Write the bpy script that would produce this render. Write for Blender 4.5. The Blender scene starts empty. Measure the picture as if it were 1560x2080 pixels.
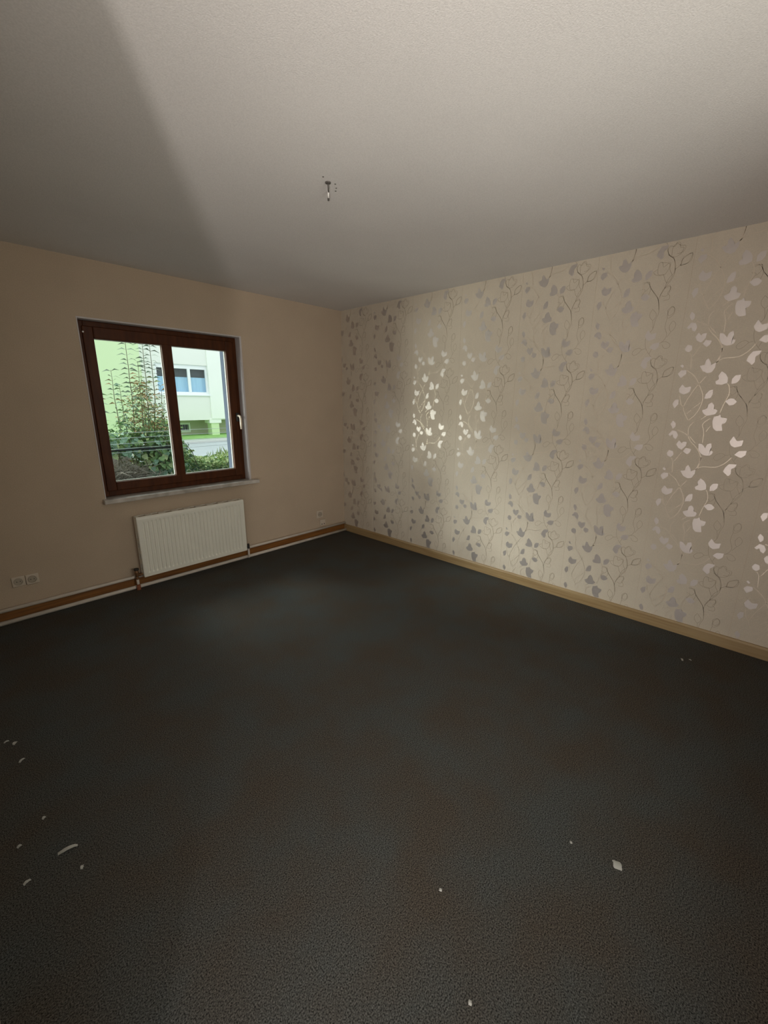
import bpy, bmesh, math, random
from mathutils import Vector, Matrix, noise

random.seed(11)
SC = bpy.context.scene
COL = SC.collection
PI = math.pi

# ------------------------------------------------------------------ camera
CAM_F, CAM_PITCH, CAM_ROLL, CAM_YAW = 856.94, -0.25452544, 0.00702932, 0.81443813
cam_d = bpy.data.cameras.new('camera')
cam = bpy.data.objects.new('camera', cam_d)
COL.objects.link(cam)
cam_d.sensor_fit = 'HORIZONTAL'
cam_d.sensor_width = 36.0
cam_d.lens = CAM_F / 1560.0 * 36.0
cam_d.clip_start = 0.02
d = Vector((math.sin(CAM_YAW) * math.cos(CAM_PITCH), math.cos(CAM_YAW) * math.cos(CAM_PITCH), math.sin(CAM_PITCH)))
r = Vector((math.cos(CAM_YAW), -math.sin(CAM_YAW), 0))
u = r.cross(d)
cr, sr = math.cos(CAM_ROLL), math.sin(CAM_ROLL)
r, u = r * cr + u * sr, u * cr - r * sr
M = Matrix((r, u, -d)).transposed().to_4x4()
M.translation = Vector((-3.26542, -3.73791, 1.51054))
cam.matrix_world = M
SC.camera = cam

# ------------------------------------------------------------------ view, sky, lamps
SC.view_settings.view_transform = 'Standard'
SC.view_settings.look = 'None'
SC.view_settings.gamma = 1.0
SC.view_settings.use_curve_mapping = False
SC.view_settings.exposure = 0.05
SC.cycles.max_bounces = 10
SC.cycles.diffuse_bounces = 6
SC.cycles.caustics_reflective = False
SC.cycles.caustics_refractive = False
SC.cycles.sample_clamp_indirect = 4.0

W = bpy.data.worlds.new('overcast_sky')
SC.world = W
W.use_nodes = True
wn = W.node_tree
wn.nodes['Background'].inputs[0].default_value = (0.90, 0.96, 1.0, 1)
wn.nodes['Background'].inputs[1].default_value = 1.75


def aim(o, target):
    o.rotation_euler = (Vector(target) - o.location).to_track_quat('-Z', 'Y').to_euler()


def spot(name, loc, target, power, size_deg, radius, color, blend=0.3):
    l = bpy.data.lights.new(name, 'SPOT')
    l.energy = power
    l.spot_size = math.radians(size_deg)
    l.spot_blend = blend
    l.shadow_soft_size = radius
    l.color = color
    o = bpy.data.objects.new(name, l)
    COL.objects.link(o)
    o.location = loc
    aim(o, target)
    return o


def area(name, loc, target, power, sx, sy, color, spread=180):
    l = bpy.data.lights.new(name, 'AREA')
    l.energy = power
    l.shape = 'RECTANGLE'
    l.size, l.size_y = sx, sy
    l.color = color
    l.spread = math.radians(spread)
    o = bpy.data.objects.new(name, l)
    COL.objects.link(o)
    o.location = loc
    aim(o, target)
    return o


# bright cloud over the street to the left of the opposite house: falls through the window on the papered wall
spot('cloud_light_left', (-9.8, 3.5, 4.2), (-1.83, 0.1, 1.42), 1500, 22, 1.6, (0.97, 0.98, 1.0))
spot('cloud_light_left_middle', (-9.8, 4.9, 4.7), (-1.83, 0.1, 1.42), 700, 20, 2.2, (0.97, 0.98, 1.0))
spot('cloud_light_middle', (-9.6, 6.2, 5.0), (-1.83, 0.1, 1.42), 1600, 20, 2.8, (0.97, 0.98, 1.0))
spot('cloud_light_right', (-8.6, 8.8, 5.4), (-1.83, 0.1, 1.42), 13500, 18, 2.4, (0.97, 0.98, 1.0))
spot('cloud_light_high', (-2.6, 7.0, 8.5), (-1.83, 0.1, 1.42), 4000, 20, 2.4, (0.92, 0.97, 1.0))
spot('street_bounce', (-5.4, 3.6, 0.5), (-1.83, 0.1, 1.42), 1000, 40, 0.9, (1.0, 0.97, 0.92))
# daylight of the hall window that comes in through the open doorway behind the camera
area('hall_daylight', (-3.85, -3.97, 0.10), (-1.7, -1.7, 2.4), 23, 0.035, 0.035, (1.0, 0.93, 0.875))
area('hall_glow', (-3.80, -3.70, 1.40), (-2.1, -1.1, 2.2), 36, 0.75, 0.9, (1.0, 0.92, 0.85))  # broad fill lamp added to raise the ambient light of the room
# fill lamps outside the added rear window, for back wall and ceiling
area('rear_window_daylight', (-2.1, -5.3, 1.75), (-2.0, -1.0, 1.05), 34, 1.5, 1.3, (1.0, 0.905, 0.845))
area('yard_bounce', (-2.1, -5.6, 0.45), (-2.15, -2.6, 2.2), 54, 1.6, 0.8, (1.0, 0.915, 0.885))

# ------------------------------------------------------------------ helpers
MATS = {}


def mat(name, color, rough=0.6, metal=0.0, var=0.0, vscale=8.0, bump=0.0, bscale=200.0, spec=0.5, color2=None, detail=4.0, stretch=None, grain=0.0, gscale=250.0):
    m = bpy.data.materials.new(name)
    m.use_nodes = True
    nt = m.node_tree
    b = nt.nodes['Principled BSDF']
    b.inputs['Base Color'].default_value = (*color, 1)
    b.inputs['Roughness'].default_value = rough
    b.inputs['Metallic'].default_value = metal
    b.inputs['Specular IOR Level'].default_value = spec
    tc = nt.nodes.new('ShaderNodeTexCoord')
    src = tc.outputs['Object']
    if stretch:
        mp = nt.nodes.new('ShaderNodeMapping')
        mp.inputs['Scale'].default_value = stretch
        nt.links.new(src, mp.inputs['Vector'])
        src = mp.outputs['Vector']
    if var > 0 or color2:
        n = nt.nodes.new('ShaderNodeTexNoise')
        n.inputs['Scale'].default_value = vscale
        n.inputs['Detail'].default_value = detail
        nt.links.new(src, n.inputs['Vector'])
        rp = nt.nodes.new('ShaderNodeValToRGB')
        c2 = color2 or tuple(c * (1 - var) for c in color)
        c1 = color if color2 else tuple(min(1, c * (1 + var)) for c in color)
        rp.color_ramp.elements[0].position = 0.35
        rp.color_ramp.elements[1].position = 0.65
        rp.color_ramp.elements[0].color = (*c2, 1)
        rp.color_ramp.elements[1].color = (*c1, 1)
        nt.links.new(n.outputs[0], rp.inputs[0])
        nt.links.new(rp.outputs[0], b.inputs['Base Color'])
    if grain > 0:
        n3 = nt.nodes.new('ShaderNodeTexNoise')
        n3.inputs['Scale'].default_value = gscale
        n3.inputs['Detail'].default_value = 2
        nt.links.new(src, n3.inputs['Vector'])
        mr = nt.nodes.new('ShaderNodeMapRange')
        mr.inputs['From Min'].default_value = 0.3
        mr.inputs['From Max'].default_value = 0.7
        mr.inputs['To Min'].default_value = 1 - grain
        mr.inputs['To Max'].default_value = 1 + grain
        nt.links.new(n3.outputs[0], mr.inputs['Value'])
        mm = nt.nodes.new('ShaderNodeMix')
        mm.data_type = 'RGBA'
        mm.blend_type = 'MULTIPLY'
        mm.inputs[0].default_value = 1.0
        if b.inputs['Base Color'].links:
            nt.links.new(b.inputs['Base Color'].links[0].from_socket, mm.inputs[6])
        else:
            mm.inputs[6].default_value = (*color, 1)
        nt.links.new(mr.outputs[0], mm.inputs[7])
        nt.links.new(mm.outputs[2], b.inputs['Base Color'])
    if bump > 0:
        n2 = nt.nodes.new('ShaderNodeTexNoise')
        n2.inputs['Scale'].default_value = bscale
        n2.inputs['Detail'].default_value = 3
        nt.links.new(src, n2.inputs['Vector'])
        bp = nt.nodes.new('ShaderNodeBump')
        bp.inputs['Strength'].default_value = bump
        bp.inputs['Distance'].default_value = 0.004
        nt.links.new(n2.outputs[0], bp.inputs['Height'])
        nt.links.new(bp.outputs[0], b.inputs['Normal'])
    MATS[name] = m
    return m


def link(name, me, m=None, parent=None):
    o = bpy.data.objects.new(name, me)
    COL.objects.link(o)
    if m is not None:
        for k in (m if isinstance(m, (list, tuple)) else [m]):
            me.materials.append(k)
    if parent is not None:
        o.parent = parent
    return o


def mesh_obj(name, bm, m, parent=None, smooth=False, normals=True):
    if normals:
        bmesh.ops.recalc_face_normals(bm, faces=bm.faces)
    me = bpy.data.meshes.new(name)
    if smooth:
        for f in bm.faces:
            f.smooth = True
    bm.to_mesh(me)
    bm.free()
    return link(name, me, m, parent)


def box(bm, x0, x1, y0, y1, z0, z1, bev=0.0, mi=0):
    before = set(bm.faces)
    g = bmesh.ops.create_cube(bm, size=1.0)
    mtx = Matrix.Translation(((x0 + x1) / 2, (y0 + y1) / 2, (z0 + z1) / 2)) @ Matrix.Diagonal((x1 - x0, y1 - y0, z1 - z0, 1))
    bmesh.ops.transform(bm, matrix=mtx, verts=g['verts'])
    if bev > 0:
        es = list({e for v in g['verts'] for e in v.link_edges})
        bmesh.ops.bevel(bm, geom=es, offset=bev, segments=2, affect='EDGES', profile=0.5)
    if mi:
        for f in set(bm.faces) - before:
            f.material_index = mi
    return bm


def tube(bm, pts, rad, seg=10, cap=True, radii=None):
    pts = [Vector(q) for q in pts]
    rings = []
    n = len(pts)
    ref = None
    for i, q in enumerate(pts):
        t = (pts[min(i + 1, n - 1)] - pts[max(i - 1, 0)]).normalized()
        if ref is None:
            ref = Vector((0, 0, 1)) if abs(t.z) < 0.9 else Vector((1, 0, 0))
        a = (ref - t * ref.dot(t)).normalized()
        b = t.cross(a)
        ref = a
        rr = radii[i] if radii else rad
        rings.append([bm.verts.new(q + (a * math.cos(2 * PI * k / seg) + b * math.sin(2 * PI * k / seg)) * rr) for k in range(seg)])
    for i in range(n - 1):
        for k in range(seg):
            bm.faces.new((rings[i][k], rings[i][(k + 1) % seg], rings[i + 1][(k + 1) % seg], rings[i + 1][k]))
    if cap:
        bm.faces.new(rings[0][::-1])
        bm.faces.new(rings[-1])
    return bm


def lathe(bm, c, axis, prof, seg=20):
    """profile [(distance along axis, radius)] turned about axis through c"""
    axis = Vector(axis).normalized()
    pts = [Vector(c) + axis * t for t, _ in prof]
    ref = Vector((0, 0, 1)) if abs(axis.z) < 0.9 else Vector((1, 0, 0))
    a = (ref - axis * ref.dot(axis)).normalized()
    b = axis.cross(a)
    rings = [[bm.verts.new(q + (a * math.cos(2 * PI * k / seg) + b * math.sin(2 * PI * k / seg)) * max(rr, 1e-4)) for k in range(seg)] for q, (_, rr) in zip(pts, prof)]
    for i in range(len(rings) - 1):
        for k in range(seg):
            bm.faces.new((rings[i][k], rings[i][(k + 1) % seg], rings[i + 1][(k + 1) % seg], rings[i + 1][k]))
    bm.faces.new(rings[0][::-1])
    bm.faces.new(rings[-1])
    return bm


def wall_boxes(bm, a0, a1, z0, z1, holes, fn):
    """cuts the rectangle a0..a1 x z0..z1 by rectangular holes into boxes through fn(a0,a1,z0,z1)"""
    xs = sorted({a0, a1, *[h[0] for h in holes], *[h[1] for h in holes]})
    zs = sorted({z0, z1, *[h[2] for h in holes], *[h[3] for h in holes]})
    for i in range(len(xs) - 1):
        for j in range(len(zs) - 1):
            cx, cz = (xs[i] + xs[i + 1]) / 2, (zs[j] + zs[j + 1]) / 2
            if any(h[0] < cx < h[1] and h[2] < cz < h[3] for h in holes):
                continue
            fn(xs[i], xs[i + 1], zs[j], zs[j + 1])


def frame_bm(bm, x0, x1, z0, z1, w, y0, y1, bev=0.004):
    """a mitre-free rectangular frame: left, right, top and bottom members of width w=(l,r,t,b)"""
    l, rr, t, b = w
    box(bm, x0, x0 + l, y0, y1, z0, z1, bev)
    box(bm, x1 - rr, x1, y0, y1, z0, z1, bev)
    box(bm, x0 + l, x1 - rr, y0, y1, z1 - t, z1, bev)
    box(bm, x0 + l, x1 - rr, y0, y1, z0, z0 + b, bev)
    return bm


def thing(name, label, cat, loc=(0, 0, 0), group=None):
    o = bpy.data.objects.new(name, None)
    COL.objects.link(o)
    o.location = loc
    o.empty_display_size = 0.05
    tag(o, label, cat, group)
    return o


def tag(o, label, cat, group=None):
    o['label'] = label
    o['category'] = cat
    if group:
        o['group'] = group
    return o


def structure(o, label=None):
    o['kind'] = 'structure'
    if label:
        o['label'] = label
        o['category'] = o.name.split('.')[0].split('_')[0]
    return o


def child(name, bm, m, parent, smooth=False, normals=True):
    """a mesh given in world coordinates becomes a part of the thing"""
    p = parent
    off = Vector((0, 0, 0))
    while p is not None:
        off += p.location
        p = p.parent
    for v in bm.verts:
        v.co -= off
    return mesh_obj(name, bm, m, parent, smooth, normals)


# ---- wallpaper print, (distance from the strip seam, height) in metres
LEAVES = [
  [(.195,1.877),(.191,1.913),(.206,1.912),(.219,1.9),(.228,1.887),(.234,1.912),(.252,1.92),(.259,1.897),(.253,1.877),(.269,1.87),(.267,1.855),(.255,1.844),(.229,1.843),(.209,1.855)],
  [(.122,1.736),(.147,1.74),(.148,1.764),(.159,1.777),(.175,1.752),(.179,1.739),(.2,1.751),(.2,1.724),(.188,1.698),(.168,1.692),(.143,1.705)],
  [(.337,1.754),(.343,1.779),(.358,1.803),(.395,1.804),(.389,1.786),(.373,1.772),(.376,1.746),(.366,1.729)],
  [(.213,1.643),(.229,1.656),(.223,1.675),(.235,1.7),(.255,1.687),(.27,1.663),(.272,1.634),(.247,1.624),(.22,1.627)],
  [(.291,1.628),(.29,1.657),(.302,1.675),(.327,1.678),(.326,1.651),(.314,1.633)],
  [(.176,1.543),(.179,1.57),(.192,1.592),(.21,1.597),(.213,1.57),(.206,1.548)],
  [(.279,1.529),(.298,1.546),(.316,1.545),(.334,1.527),(.32,1.509),(.302,1.506)],
  [(.175,1.475),(.199,1.487),(.202,1.512),(.216,1.523),(.231,1.507),(.232,1.487),(.252,1.477),(.244,1.454),(.204,1.444),(.186,1.456)],
  [(.237,1.412),(.241,1.44),(.259,1.444),(.269,1.453),(.276,1.436),(.306,1.431),(.301,1.406),(.285,1.395),(.294,1.359),(.264,1.356),(.246,1.373)],
  [(.026,1.387),(.035,1.411),(.053,1.394),(.054,1.374),(.043,1.359)],
  [(.023,1.321),(.042,1.349),(.064,1.344),(.076,1.321),(.068,1.295),(.052,1.305),(.046,1.323),(.035,1.313)],
  [(.075,1.903),(.087,1.926),(.104,1.909),(.109,1.919),(.129,1.92),(.127,1.893),(.108,1.869),(.087,1.881)],
  [(.118,1.86),(.129,1.882),(.159,1.876),(.154,1.854),(.14,1.842)],
  [(.032,1.842),(.043,1.862),(.065,1.856),(.07,1.834),(.057,1.818),(.039,1.825)],
  [(.024,1.741),(.031,1.75),(.044,1.738),(.036,1.728)],
  [(.018,1.694),(.032,1.714),(.059,1.714),(.062,1.692),(.036,1.668)],
  [(.037,1.603),(.052,1.631),(.07,1.611),(.1,1.618),(.096,1.585),(.069,1.569),(.045,1.58)],
  [(.017,1.513),(.027,1.537),(.046,1.54),(.048,1.511),(.032,1.485)],
  [(.338,1.297),(.352,1.33),(.372,1.302),(.401,1.309),(.398,1.276),(.367,1.264),(.348,1.275)],
  [(.373,1.221),(.39,1.245),(.426,1.249),(.424,1.223),(.406,1.205)],
]
STEMS = [
  [(.115,1.414),(.146,1.449),(.166,1.506),(.166,1.562),(.137,1.629),(.105,1.679),(.061,1.714)],
  [(.115,1.414),(.092,1.454),(.079,1.488),(.089,1.534),(.121,1.607),(.166,1.677)],
  [(.081,1.494),(.063,1.511),(.049,1.563)],
  [(.163,1.523),(.13,1.489)],
  [(.102,1.454),(.12,1.477)],
  [(.2,1.751),(.214,1.797),(.217,1.836)],
  [(.2,1.751),(.232,1.773),(.296,1.777),(.337,1.804),(.363,1.842)],
  [(.08,1.719),(.073,1.79),(.06,1.813)],
  [(.082,1.795),(.11,1.852)],
  [(.273,1.631),(.285,1.61),(.29,1.567),(.275,1.513),(.265,1.463)],
  [(.179,1.422),(.204,1.445)],
  [(.209,1.28),(.206,1.343),(.192,1.388),(.204,1.411),(.225,1.429)],
  [(.215,1.349),(.232,1.384)],
  [(.144,1.403),(.126,1.374),(.13,1.321),(.147,1.287),(.188,1.243),(.217,1.187),(.211,1.133),(.204,1.114)],
  [(.13,1.321),(.099,1.34),(.067,1.353)],
  [(.138,1.316),(.173,1.277)],
]
TENDRILS = [
  [(.396,1.112),(.43,1.085),(.447,1.045),(.445,1.008),(.422,.979),(.41,.945),(.406,.924)],
  [(.369,1.075),(.405,1.066),(.416,1.052),(.407,1.019),(.386,1.001),(.352,1.007),(.333,1.026),(.353,1.039)],
  [(.418,1.104),(.417,1.145),(.436,1.167),(.457,1.149),(.482,1.144),(.477,1.115),(.445,1.107)],
  [(.473,1.038),(.474,1.064),(.488,1.086),(.522,1.097),(.524,1.065),(.507,1.047),(.473,1.038)],
  [(.404,.923),(.433,.933),(.44,.918),(.427,.895),(.44,.881),(.439,.859),(.411,.857)],
  [(.281,.938),(.302,.93),(.286,.9),(.305,.887),(.323,.9),(.33,.939),(.308,.974),(.284,.974)],
  [(.331,.934),(.368,.891),(.385,.855),(.396,.792),(.383,.745),(.376,.694),(.35,.66),(.345,.625),(.354,.581),(.376,.546),(.388,.532)],
  [(.385,.855),(.39,.889),(.402,.923)],
  [(.359,.813),(.383,.784),(.381,.761),(.368,.748),(.351,.767),(.348,.789),(.359,.813)],
  [(.368,.748),(.374,.721),(.376,.694)],
  [(.464,.815),(.479,.801),(.479,.774),(.458,.751),(.446,.757),(.448,.79),(.464,.815)],
  [(.447,.752),(.442,.701),(.457,.66),(.452,.631),(.435,.611),(.404,.59),(.387,.572),(.378,.547)],
  [(.465,.706),(.48,.731),(.497,.713),(.495,.69),(.479,.671),(.468,.685),(.465,.706)],
  [(.479,.671),(.46,.639)],
  [(.435,.611),(.459,.614),(.485,.594),(.478,.576),(.455,.576),(.442,.596)],
  [(.351,.581),(.332,.576),(.315,.587),(.291,.578),(.278,.558),(.29,.543),(.31,.551),(.332,.576)],
  [(.392,.498),(.404,.519),(.425,.512),(.437,.532),(.454,.525),(.455,.503),(.475,.496),(.46,.464),(.423,.454),(.4,.477),(.392,.498)],
  [(.388,.532),(.4,.477),(.428,.455),(.44,.418),(.447,.368),(.435,.329),(.418,.307),(.386,.243)],
  [(.389,.369),(.359,.373),(.356,.431),(.375,.436),(.384,.409),(.416,.429),(.419,.389),(.437,.348),(.412,.317),(.389,.369)],
  [(.445,.385),(.46,.395),(.475,.411),(.479,.435),(.523,.461),(.514,.421),(.497,.405),(.469,.403)],
  [(.405,.291),(.434,.3),(.435,.258),(.417,.241),(.398,.247)],
  [(.317,.337),(.329,.304),(.364,.254),(.383,.224),(.393,.167)],
  [(.286,.328),(.317,.337),(.323,.309),(.303,.284)],
  [(.443,.159),(.461,.177),(.476,.17),(.476,.14),(.452,.126),(.443,.159)],
]
# ------------------------------------------------------------------ materials
mat('plaster', (0.50, 0.40, 0.303), 0.85, var=0.03, vscale=3, bump=0.4, bscale=190, spec=0.2, grain=0.05, gscale=160)
mat('ceiling_paint', (0.645, 0.625, 0.61), 0.9, var=0.02, vscale=2, bump=0.35, bscale=210, spec=0.15, grain=0.06, gscale=180)
mat('wallpaper', (0.555, 0.49, 0.40), 0.55, var=0.02, vscale=5, bump=0.2, bscale=220, spec=0.3, grain=0.04, gscale=180)
mat('foil', (0.585, 0.535, 0.505), 0.46, metal=0.74)
mat('stem_foil', (0.60, 0.52, 0.42), 0.42, metal=0.45)
mat('bronze_line', (0.39, 0.33, 0.25), 0.5, metal=0.2)
mat('carpet', (0.070, 0.074, 0.071), 0.95, color2=(0.073, 0.063, 0.052), vscale=3.4, detail=8, bump=0.4, bscale=520, spec=0.05, grain=0.85, gscale=260)
mat('pine', (0.34, 0.24, 0.12), 0.5, color2=(0.27, 0.175, 0.078), vscale=3.0, stretch=(18, 0.8, 18), bump=0.1, bscale=40)
mat('brown_wood', (0.25, 0.105, 0.022), 0.45, color2=(0.16, 0.06, 0.014), vscale=4.0, stretch=(0.8, 18, 18), bump=0.1, bscale=40)
mat('mahogany', (0.088, 0.026, 0.007), 0.45, spec=0.2, color2=(0.056, 0.015, 0.004), vscale=5.0, stretch=(6, 6, 1.0), bump=0.08, bscale=60)
mat('reveal_paint', (0.56, 0.525, 0.525), 0.7, var=0.03, bump=0.2, bscale=90)
mat('marble', (0.60, 0.56, 0.52), 0.35, color2=(0.36, 0.33, 0.29), vscale=9, detail=8)
mat('radiator_enamel', (0.84, 0.83, 0.75), 0.38, var=0.015, vscale=3)
mat('dark_gap', (0.03, 0.027, 0.024), 0.9)
mat('pipe_paint', (0.62, 0.56, 0.50), 0.4, var=0.05, vscale=12)
mat('black_plastic', (0.02, 0.018, 0.017), 0.5)
mat('brass', (0.26, 0.14, 0.07), 0.5, metal=0.7)
mat('rust_paint', (0.22, 0.07, 0.03), 0.7, var=0.2, vscale=40)
mat('socket_plastic', (0.58, 0.50, 0.41), 0.4)
mat('socket_recess', (0.42, 0.36, 0.285), 0.5)
mat('cream_lever', (0.90, 0.80, 0.66), 0.3)
mat('gasket', (0.50, 0.53, 0.48), 0.5)
mat('white_scrap', (0.42, 0.42, 0.39), 0.8)
mat('hook_metal', (0.12, 0.11, 0.10), 0.6, metal=0.4)
mat('white_sheath', (0.80, 0.78, 0.75), 0.5)
mat('house_blue', (0.085, 0.108, 0.150), 0.9, spec=0.1, var=0.02, vscale=2, bump=0.3, bscale=60)
mat('roof_tile', (0.10, 0.10, 0.10), 0.8)
mat('facade_white', (0.85, 0.86, 0.82), 0.9, var=0.025, vscale=0.6, bump=0.2, bscale=30)
mat('facade_bright', (0.90, 0.92, 0.88), 0.9, var=0.015, vscale=0.6)
mat('facade_green', (0.66, 0.80, 0.50), 0.9, var=0.02, vscale=0.5, bump=0.2, bscale=30)
mat('plinth_green', (0.60, 0.58, 0.45), 0.9, color2=(0.52, 0.51, 0.40), vscale=1.0)
mat('pvc_white', (0.88, 0.90, 0.93), 0.4)
mat('curtain', (0.60, 0.80, 0.95), 0.9)
mat('grass', (0.28, 0.50, 0.15), 0.9, var=0.25, vscale=3)
mat('pavement', (0.50, 0.51, 0.52), 0.9, var=0.05, vscale=4)
mat('asphalt', (0.47, 0.50, 0.54), 0.9, var=0.04, vscale=3)
mat('kerb', (0.58, 0.58, 0.57), 0.9)
mat('soil', (0.09, 0.075, 0.06), 0.95, var=0.3, vscale=6, bump=1.0, bscale=20)
mat('bark', (0.22, 0.20, 0.13), 0.9)
mat('wire', (0.85, 0.92, 0.90), 0.5)
mat('tarred_rail', (0.03, 0.035, 0.04), 0.8)
mat('leaf_grey', (0.26, 0.34, 0.24), 0.6, var=0.2, vscale=5)
mat('leaf_green', (0.32, 0.50, 0.18), 0.55, color2=(0.15, 0.28, 0.11), vscale=6)
mat('leaf_pale', (0.60, 0.68, 0.34), 0.6, color2=(0.40, 0.52, 0.22), vscale=6)
mat('leaf_orange', (0.60, 0.40, 0.20), 0.7, color2=(0.38, 0.28, 0.13), vscale=7)
mat('leaf_blue', (0.33, 0.52, 0.36), 0.5, color2=(0.19, 0.33, 0.21), vscale=5)
mat('dry_straw', (0.56, 0.51, 0.42), 0.8, color2=(0.34, 0.30, 0.24), vscale=10)


def glass_mat(name, tint, refl):
    m = bpy.data.materials.new(name)
    m.use_nodes = True
    nt = m.node_tree
    nt.nodes.remove(nt.nodes['Principled BSDF'])
    out = nt.nodes['Material Output']
    tr = nt.nodes.new('ShaderNodeBsdfTransparent')
    tr.inputs[0].default_value = (*tint, 1)
    gl = nt.nodes.new('ShaderNodeBsdfGlossy')
    gl.inputs['Roughness'].default_value = 0.02
    fr = nt.nodes.new('ShaderNodeFresnel')
    fr.inputs[0].default_value = refl
    mx = nt.nodes.new('ShaderNodeMixShader')
    ge = nt.nodes.new('ShaderNodeNewGeometry')       # only the outer face mirrors, no total reflection inside the sheet
    inv = nt.nodes.new('ShaderNodeMath')
    inv.operation = 'SUBTRACT'
    inv.inputs[0].default_value = 1.0
    mu = nt.nodes.new('ShaderNodeMath')
    mu.operation = 'MULTIPLY'
    nt.links.new(ge.outputs['Backfacing'], inv.inputs[1])
    nt.links.new(inv.outputs[0], mu.inputs[0])
    nt.links.new(fr.outputs[0], mu.inputs[1])
    nt.links.new(mu.outputs[0], mx.inputs[0])
    nt.links.new(tr.outputs[0], mx.inputs[1])
    nt.links.new(gl.outputs[0], mx.inputs[2])
    nt.links.new(mx.outputs[0], out.inputs[0])
    MATS[name] = m


glass_mat('pane_glass', (0.945, 0.98, 0.94), 1.45)
glass_mat('far_glass', (0.90, 0.95, 0.98), 1.5)

# ------------------------------------------------------------------ room shell
H = 2.457
XL, YF = -3.42, -4.30                       # left wall (doorway side) and wall behind the camera
WIN = (-2.43, -1.214, 0.770, 2.068)         # window opening in the back wall
T = 0.30

bm = bmesh.new()
box(bm, XL, 0, YF, 0, -0.06, 0)
floor = structure(mesh_obj('floor', bm, MATS['carpet']), 'dark grey-brown worn carpet covering the whole room floor')

bm = bmesh.new()
box(bm, XL - 0.15, 0.2, YF - 0.2, T, H, H + 0.2)
ceiling = structure(mesh_obj('ceiling', bm, MATS['ceiling_paint']), 'pale textured ceiling of the empty room')

# back wall: inside half plastered, outside half painted blue
bm = bmesh.new()
wall_boxes(bm, XL - 0.15, 0.2, 0, H, [WIN], lambda a, b, c, e: box(bm, a, b, 0, 0.10, c, e))
OUT = (-2.42, -1.262, 0.775, 2.05)
wall_boxes(bm, XL - 0.15, 0.2, -0.3, 3.1, [OUT], lambda a, b, c, e: box(bm, a, b, 0.10, T, c, e, mi=1))
wall_back = structure(mesh_obj('wall_back', bm, [MATS['plaster'], MATS['house_blue']]), 'plain beige plastered wall around the wooden window')

bm = bmesh.new()
box(bm, 0, 0.2, YF - 0.2, 0, 0, H)
wall_right = structure(mesh_obj('wall_right', bm, MATS['plaster']), 'beige wall papered with silvery leaf vines')

DOOR = (-4.12, -3.285, 0, 1.98)
bm = bmesh.new()
wall_boxes(bm, YF - 0.2, 0, 0, H, [DOOR], lambda a, b, c, e: box(bm, XL - 0.15, XL, a, b, c, e))
structure(mesh_obj('wall_left', bm, MATS['plaster']), 'beige wall with open doorway beside the camera')
RW = (-2.75, -1.45, 0.80, 2.05)
bm = bmesh.new()
wall_boxes(bm, XL - 0.15, 0.2, 0, H, [RW], lambda a, b, c, e: box(bm, a, b, YF - 0.2, YF, c, e))
structure(mesh_obj('wall_front', bm, MATS['plaster']), 'beige wall behind the camera')

# window added behind the camera to let fill light onto the back wall
w2 = bpy.data.objects.new('window_2', None)
COL.objects.link(w2)
w2.location = (-2.1, YF - 0.1, 0.8)
structure(w2, 'dark brown wooden window behind the camera')
bm = bmesh.new()
frame_bm(bm, *RW, (0.08, 0.08, 0.09, 0.09), YF - 0.13, YF - 0.06)
child('sash', bm, MATS['mahogany'], w2)
bm = bmesh.new()
box(bm, -2.135, -2.065, YF - 0.12, YF - 0.07, RW[2] + 0.08, RW[3] - 0.08)
child('mullion', bm, MATS['mahogany'], w2)
for a, b in ((RW[0] + 0.08, -2.135), (-2.065, RW[1] - 0.08)):
    bm = bmesh.new()
    box(bm, a, b, YF - 0.100, YF - 0.096, RW[2] + 0.09, RW[3] - 0.09)
    child('pane', bm, MATS['pane_glass'], w2)
bm = bmesh.new()
box(bm, XL, 8, -14, YF - 0.2, -0.5, -0.35)
o = mesh_obj('yard_ground', bm, MATS['soil'])
structure(o, 'bare yard ground behind the house')

# hall beyond the doorway
HX = (-5.6, XL - 0.15)
HY = (-5.6, -2.4)
for nm, bx in (('wall_hall_far', (HX[0] - 0.1, HX[0], HY[0], HY[1], 0, H)), ('wall_hall_front', (HX[0], HX[1], HY[0] - 0.1, HY[0], 0, H)),
               ('wall_hall_back', (HX[0], HX[1], HY[1], HY[1] + 0.1, 0, H)), ('wall_hall_side', (HX[1], XL, HY[0], YF - 0.2, 0, H)),
               ('ceiling_hall', (HX[0], HX[1], HY[0], HY[1], H, H + 0.1)), ('floor_hall', (HX[0], XL, HY[0], HY[1], -0.08, -0.001))):
    bm = bmesh.new()
    box(bm, *bx)
    structure(mesh_obj(nm, bm, MATS['carpet' if 'floor' in nm else 'plaster']), 'plain %s of the hall behind the doorway' % nm.split('_')[0])
# door lining
bm = bmesh.new()
for (a, b, c, e) in ((DOOR[0], DOOR[0] + 0.03, 0, 1.95), (DOOR[1] - 0.03, DOOR[1], 0, 1.95), (DOOR[0], DOOR[1], 1.95, 1.98)):
    box(bm, XL - 0.15, XL, a, b, c, e)
for (a, b, c, e) in ((DOOR[0] - 0.06, DOOR[0], 0, 2.04), (DOOR[1], DOOR[1] + 0.06, 0, 2.04), (DOOR[0], DOOR[1], 1.98, 2.04)):
    box(bm, XL, XL + 0.012, a, b, c, e)
structure(mesh_obj('trim_1', bm, MATS['reveal_paint']), 'pale lining of the open doorway')

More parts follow.
